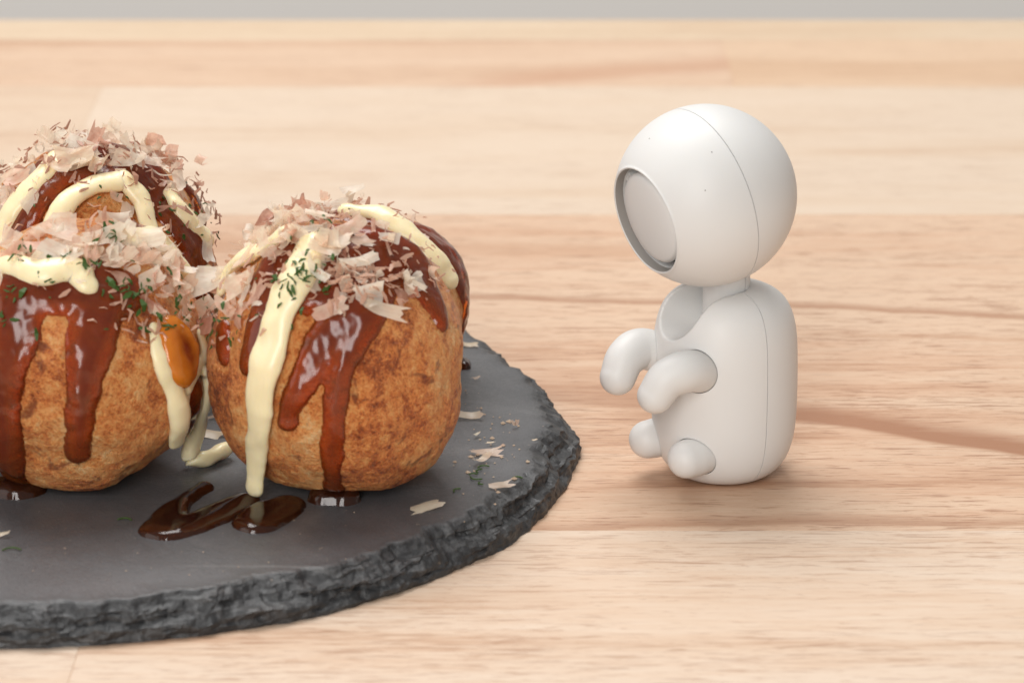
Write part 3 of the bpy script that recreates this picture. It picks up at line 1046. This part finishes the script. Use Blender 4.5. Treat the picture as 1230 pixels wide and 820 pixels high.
pool('sauce_puddle', [[(245, 587, .17), (230, 597, .15), (214, 610, .2), (206, 622, .3), (203, 637, .42)], [(203, 637, .40), (235, 630, .34), (265, 617, .30), (293, 603, .24)]],
     'hook-shaped dark sauce puddle left of the mayonnaise strip end', 0.13, 0.3)
pool('sauce_puddle', [[(308, 630, .36), (325, 618, .42), (343, 608, .3)]], 'short oval dark sauce puddle just right of the mayonnaise strip end', 0.13, 0.3)
pool('sauce_puddle', [[(390, 600, .24), (413, 600, .25)], [(400, 592, .3)]], 'small glossy sauce puddle where the forked drip meets the slate', 0.2, 0.22)
pool('sauce_puddle', [[(5, 590, .3), (22, 592, .3), (40, 590, .2)]], 'sauce puddle under the front left ball by the picture edge', 0.2, 0.25)
pool('sauce_puddle', [[(556, 438, .12), (558, 442, .12)]], 'tiny sauce puddle at the foot of the hidden rear ball', 0.12, 0.15)

# ------------------------------------------------------------------ flakes and crumbs fallen on the slate
fallen = [
    (563, 499, .42, 0.1, 1, 'whitish ragged flake lying on the slate closest to the right ball'),
    (619, 510, .24, 0.9, 10, 'little curled tan flake on the slate, nearest the plate rim'),
    (586, 543, .40, 0.15, 3, 'flat pale strip flake on top of the small cluster on the slate'),
    (578, 552, .32, 0.7, 8, 'crumpled pale flake in the small cluster on the slate'),
    (601, 582, .34, 0.4, 5, 'pinkish tan notched flake on the slate below the small cluster'),
    (510, 608, .50, 0.5, 6, 'large crumpled cream flake in front of the right ball'),
    (564, 413, .30, 0.0, 2, 'thin pale flake on the slate behind the right ball'),
    (572, 453, .16, 0.6, 9, 'small white crumb flake on the slate right of the ball, alone'),
    (589, 531, .14, 0.2, 4, 'small brownish flake crumb just above the small cluster'),
    (573, 521, .15, 0.8, 11, 'small whitish flake crumb below the ragged flake'),
    (642, 528, .10, 0.3, 7, 'tiny white flake crumb near the plate edge, rightmost'),
    (2, 641, .24, 0.3, 12, 'pinkish flake on the slate at the left picture edge'),
    (252, 500, .55, 0.4, 14, 'upper brownish flake in the dark gap between the front left and right balls'),
    (250, 520, .50, -0.3, 15, 'lower brownish flake in the dark gap between the front left and right balls'),
    (258, 485, .45, 1.2, 16, 'cream flake standing deepest in the gap between the front balls'),
]
for (px, py, sz, yaw, k, lab) in fallen:
    p = at(px, py, PZ + 0.06)
    o = put_flake(None, p, (0, -0.12, 1), sz, yaw, 0, 0.08, k, DRY, 'fish_flake')
    tag(o, lab, 'fish flake', 'flakes fallen on the slate')

V, F = [], []
for k in range(120):
    if k < 70:
        px, py = rng.gauss(585, 24), rng.gauss(530, 32)
    else:
        px, py = rng.uniform(30, 560), rng.uniform(612, 700)
    p = at(px, py, PZ + 0.02)
    s_ = rng.uniform(0.006, 0.022) * (2.4 if k < 16 else 1.0) if k < 70 else rng.uniform(0.004, 0.012)
    b0 = len(V)
    for q in ((1, 0, 0), (-1, .2, 0), (0, 1, 0), (.1, -1, 0), (0, 0, .8), (0, .1, -.8)):
        V.append(p + np.array(q) * s_ * np.array([rng.uniform(.6, 1.6), rng.uniform(.6, 1.4), 1]))
    F += [tuple(b0 + i for i in t) for t in ((0, 2, 4), (2, 1, 4), (1, 3, 4), (3, 0, 4), (2, 0, 5), (1, 2, 5), (3, 1, 5), (0, 3, 5))]
o = obj('flake_crumbs', mesh('flake_crumbs', V, F, False), M_FLAKE_DRY)
o['kind'] = 'stuff'
o['label'] = 'fine pale flake crumbs scattered over the slate'
V, F = [], []
for (px, py, L, yaw) in [(575, 565, .16, 1.2), (571, 574, .2, 2.6), (580, 560, .18, .4), (548, 588, .16, 1.0), (622, 573, .14, -.2), (14, 659, .26, .1), (150, 623, .2, -.1), (577, 580, .12, 2.0), (568, 569, .12, .3)]:
    V2, F2 = sweep(catmull([at(px, py, PZ + .03) + np.array([math.cos(yaw), math.sin(yaw), 0]) * L * t + np.array([-math.sin(yaw), math.cos(yaw), 0]) * L * .25 * math.cos(t * 4) for t in (-.5, -.15, .2, .5)], 3),
                   [0.012] * 10, None, 1.0, 6, 2)
    F += [tuple(i + len(V) for i in f) for f in F2]
    V += V2
o = obj('seaweed_bits', mesh('seaweed_bits', V, F), M_GREEN)
o['kind'] = 'stuff'
o['label'] = 'tiny green seaweed bits on the slate'

# ------------------------------------------------------------------ robot
rob_base = at(868, 566, 0.0)
K = 68.0 / (FPX / float((rob_base - CAM) @ FWD))     # the robot is drawn in units of 68 px, then scaled
PHI = math.radians(32)
RF = np.array([-math.cos(PHI), -math.sin(PHI), 0])     # it faces left and a little towards us
RL = np.array([math.sin(PHI), -math.cos(PHI), 0])      # its side nearest the camera
robot = thing('toy_robot', 'small matt white robot figure with round head looking at the takoyaki', 'robot', (rob_base[0], rob_base[1], 0.003))


def rp(a, b, z):
    return (RF * a + RL * b + np.array([0, 0, z])) * K


def rpart(name, V, F, mat=M_PLASTIC, parent=None, smooth=True):
    return obj(name, mesh(name, V, F, smooth), mat, parent or robot)


def temp(V, F):
    me = mesh('temp', V, F)
    bm = bmesh.new(); bm.from_mesh(me)
    bmesh.ops.recalc_face_normals(bm, faces=bm.faces)
    bm.to_mesh(me); bm.free()
    return obj('temp', me)


def baked(o, drop=True):
    dg = bpy.context.evaluated_depsgraph_get()
    me = bpy.data.meshes.new_from_object(o.evaluated_get(dg))
    if drop:
        bpy.data.objects.remove(o, do_unlink=True)
    return me


# body
H, R0 = 3.49, 1.275
prof = []
for k in range(61):
    t = -math.cos(math.pi * k / 60)
    z = (t + 1) / 2 * H
    nn = 3.6 if t < 0 else 4.0
    r = R0 * max(0.0, 1 - abs(t) ** nn) ** (1 / nn)
    r *= 1 - 0.02 * max(0, t)
    prof.append((max(r, 0.02), z))
prof = [(r, max(h - 0.05, 0.0)) for r, h in prof if r > 0.1]
prof = [q for k, q in enumerate(prof) if q[1] > 0 or k == 0 or prof[min(k + 1, len(prof) - 1)][1] > 0]
V, F = lathe([(r * K, h * K) for r, h in prof], (0, 0, 0), (0, 0, 1), 120)
body = temp(V, F)
# the notch under the chin: a round-bottomed channel running forward from the neck
path = [rp(a, 0, 3.24 - 0.06 * max(a, 0)) for a in np.linspace(0.12, 2.2, 14)]
V, F = sweep(path, np.full(14, 0.51 * K), np.tile(np.array([0, 0, 1.0]), (14, 1)), 1.0, 40, 10)
cut = temp(V, F)
V2, F2 = sweep([p + np.array([0, 0, 0.5 * K]) for p in path], np.full(14, 0.51 * K), np.tile(np.array([0, 0, 1.0]), (14, 1)), 1.0, 40, 10)
cut2 = temp(V2, F2)
for c_ in (cut, cut2):
    md = body.modifiers.new('cut', 'BOOLEAN'); md.object = c_; md.operation = 'DIFFERENCE'; md.solver = 'EXACT'
rm = body.modifiers.new('rm', 'REMESH'); rm.mode = 'VOXEL'; rm.voxel_size = 0.021 * S; rm.use_smooth_shade = True
sm = body.modifiers.new('sm', 'SMOOTH'); sm.factor = 0.5; sm.iterations = 9
body_me = baked(body)
for c_ in (cut, cut2):
    bpy.data.objects.remove(c_, do_unlink=True)


def half(me, co, no, name):
    """keep the side of the plane that no points to, and close it"""
    bm = bmesh.new(); bm.from_mesh(me)
    bmesh.ops.bisect_plane(bm, geom=bm.verts[:] + bm.edges[:] + bm.faces[:], plane_co=Vector(co) * S, plane_no=Vector(no), clear_inner=True)
    ed = [e for e in bm.edges if e.is_boundary]
    bmesh.ops.triangle_fill(bm, edges=ed, use_beauty=False)
    bmesh.ops.recalc_face_normals(bm, faces=bm.faces)
    m = bpy.data.meshes.new(name); bm.to_mesh(m); bm.free()
    m.polygons.foreach_set('use_smooth', [True] * len(m.polygons))
    m.set_sharp_from_angle(angle=math.radians(50))
    return m


GAP = 0.006
front_me = half(body_me, RF * GAP, RF, 'body_front')
back_me = half(body_me, -RF * GAP, -RF, 'body_back')

# limbs (arms bend forward and down; feet are egg-shaped bumps)
limbs = []
for s in (1, -1):
    pts_ = catmull([rp(0.55, s * 0.34, 2.04), rp(0.94, s * 0.60, 2.18), rp(1.30, s * 0.72, 2.30), rp(1.66, s * 0.65, 2.20), rp(1.86, s * 0.58, 1.92)], 8)
    rr = np.interp(np.linspace(0, 1, len(pts_)), [0, .3, .6, 1], [0.33, 0.355, 0.365, 0.315]) * K
    limbs.append(('arm', pts_, rr))
for s in (1, -1):
    pts_ = np.array([rp(a, s * (0.50 + 0.08 * a), 0.67 - 0.02 * a) for a in np.linspace(0.85, 1.20, 8)])
    rr = np.interp(np.linspace(0, 1, 8), [0, .5, 1], [0.335, 0.35, 0.335]) * K
    limbs.append(('foot', pts_, rr))
cuts = []
for nm, p_, r_ in limbs:
    V, F = sweep(p_, r_ + 0.011, None, 1.0, 40, 12)
    cuts.append(temp(V, F))
fo = obj('temp', front_me)
for c_ in cuts:
    md = fo.modifiers.new('cut', 'BOOLEAN'); md.object = c_; md.operation = 'DIFFERENCE'; md.solver = 'EXACT'
front_me = baked(fo)
for c_ in cuts:
    bpy.data.objects.remove(c_, do_unlink=True)
front_me.polygons.foreach_set('use_smooth', [True] * len(front_me.polygons))
front_me.set_sharp_from_angle(angle=math.radians(40))
obj('body_front', front_me, M_PLASTIC, robot)
obj('body_back', back_me, M_PLASTIC, robot)
for nm, p_, r_ in limbs:
    V, F = sweep(p_, r_, None, 1.0, 40, 12)
    rpart(nm, V, F)

# neck: two half cylinders
nk = lambda name, sgn: None
for sgn, nm in ((1, 'neck_front'), (-1, 'neck_back')):
    V, F = lathe([(0.01, 2.7 * K), (0.39 * K, 2.7 * K), (0.41 * K, 2.75 * K), (0.41 * K, 3.75 * K), (0.01, 3.75 * K)], rp(0.0, 0, 0), (0, 0, 1), 64)
    t_ = mesh('t', V, F)
    m_ = half(t_, rp(-0.12, 0, 3) + RF * GAP * sgn, RF * sgn, nm)
    obj(nm, m_, M_PLASTIC, robot)

# head
HN = np.array([-0.85, -0.49, -0.225]); HN /= np.linalg.norm(HN)
HR = 1.565 * K
hc = rp(0.48, 0.0, 5.12)
op = math.radians(38.5)
prof = []
for k in range(40):                            # sphere from the seam to the opening
    a = math.pi / 2 - (math.pi / 2 - op) * k / 39
    prof.append((HR * math.sin(a), HR * math.cos(a)))
r1_, h1_ = prof[-1]
lip = 0.024 * K
for k in range(1, 9):                          # rounded lip
    a = math.pi * k / 8 * 0.9
    prof.append((r1_ - lip * (1 - math.cos(a)) * 0.9, h1_ + lip * math.sin(a) * 0.9))
r2_, h2_ = prof[-1]
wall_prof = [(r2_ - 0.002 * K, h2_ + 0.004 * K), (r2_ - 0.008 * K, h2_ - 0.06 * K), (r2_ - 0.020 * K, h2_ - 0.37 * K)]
prof += [(r2_ - 0.005 * K, h2_ - 0.06 * K), (r2_ - 0.015 * K, h2_ - 0.2 * K), (r2_ - 0.03 * K, h2_ - 0.42 * K), (0.02, h2_ - 0.44 * K), (0.02, GAP), (HR - 0.004, GAP)]
prof[0] = (HR, GAP)
V, F = lathe(prof, hc, HN, 160, False, False)
head_f = rpart('head_front', V, F)
head_f.data.set_sharp_from_angle(angle=math.radians(60))
prof = [(0.02, -GAP), (HR, -GAP)] + [(HR * math.cos(a), -HR * math.sin(a)) for a in np.linspace(0.01, math.pi / 2 - 0.01, 44)]
V, F = lathe(prof, hc, HN, 160, False, True)
head_b = rpart('head_back', V, F)
head_b.data.set_sharp_from_angle(angle=math.radians(50))
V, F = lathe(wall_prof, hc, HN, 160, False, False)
rpart('opening_wall', V, F, plain('painted_shade_plastic', (0.30, 0.28, 0.26), 0.5, 0.35))  # wall is white plastic too; its shade is painted in as grey
# vent cap in the face opening
cr = 0.835 * r1_
ch = h1_ - 0.10 * K
prof = [(0.02, ch - 0.16 * K), (cr * 0.93, ch - 0.16 * K), (cr, ch - 0.10 * K), (cr, ch - 0.03 * K), (cr * 0.985, ch - 0.005 * K)] + [(cr * 0.97 * math.cos(a), ch + 0.13 * K * math.sin(a)) for a in np.linspace(0.05, math.pi / 2 - 0.02, 16)]
V, F = lathe(prof, hc, HN, 120)
rpart('face_cap', V, F)
# dark floor of the opening and its ribs
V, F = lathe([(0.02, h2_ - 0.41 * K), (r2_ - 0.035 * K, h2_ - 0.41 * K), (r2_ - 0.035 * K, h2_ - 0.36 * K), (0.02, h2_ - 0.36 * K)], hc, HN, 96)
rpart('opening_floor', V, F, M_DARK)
e1 = np.cross(HN, [0, 0, 1.0]); e1 /= np.linalg.norm(e1)
e2 = np.cross(HN, e1)
for ad in (322, 125, 225):
    a = math.radians(ad)
    rd = e1 * math.cos(a) + e2 * math.sin(a)
    td = np.cross(HN, rd)
    V = []
    for rr_ in (cr * 0.8, r2_ - 0.01 * K):
        for tt in (-0.10 * K, 0.10 * K):
            for hh in (h2_ - 0.38 * K, h2_ - 0.20 * K):
                V.append(hc + rd * rr_ + td * tt + HN * hh)
    F = [(0, 1, 3, 2), (4, 6, 7, 5), (0, 4, 5, 1), (2, 3, 7, 6), (1, 5, 7, 3), (0, 2, 6, 4)]
    rpart('rib', V, F, M_PLASTIC, None, False)
# three pin-prick marks on the skull
for (px, py) in ((855, 183), (847, 229), (780, 167)):
    o_c = CAM - (rob_base + hc)
    r_ = ray(px, py)
    bq = o_c @ r_
    t_ = -bq - math.sqrt(max(bq * bq - (o_c @ o_c - HR * HR), 0))
    n_ = (o_c + r_ * t_) / HR
    V, F = lathe([(0.001, 0.003), (0.010, 0.003), (0.012, -0.01)], hc + n_ * HR, n_, 10)
    rpart('pin_mark', V, F, plain('pin_mark_grey', (0.22, 0.2, 0.18), 0.6) if px == 855 else bpy.data.materials['pin_mark_grey'])
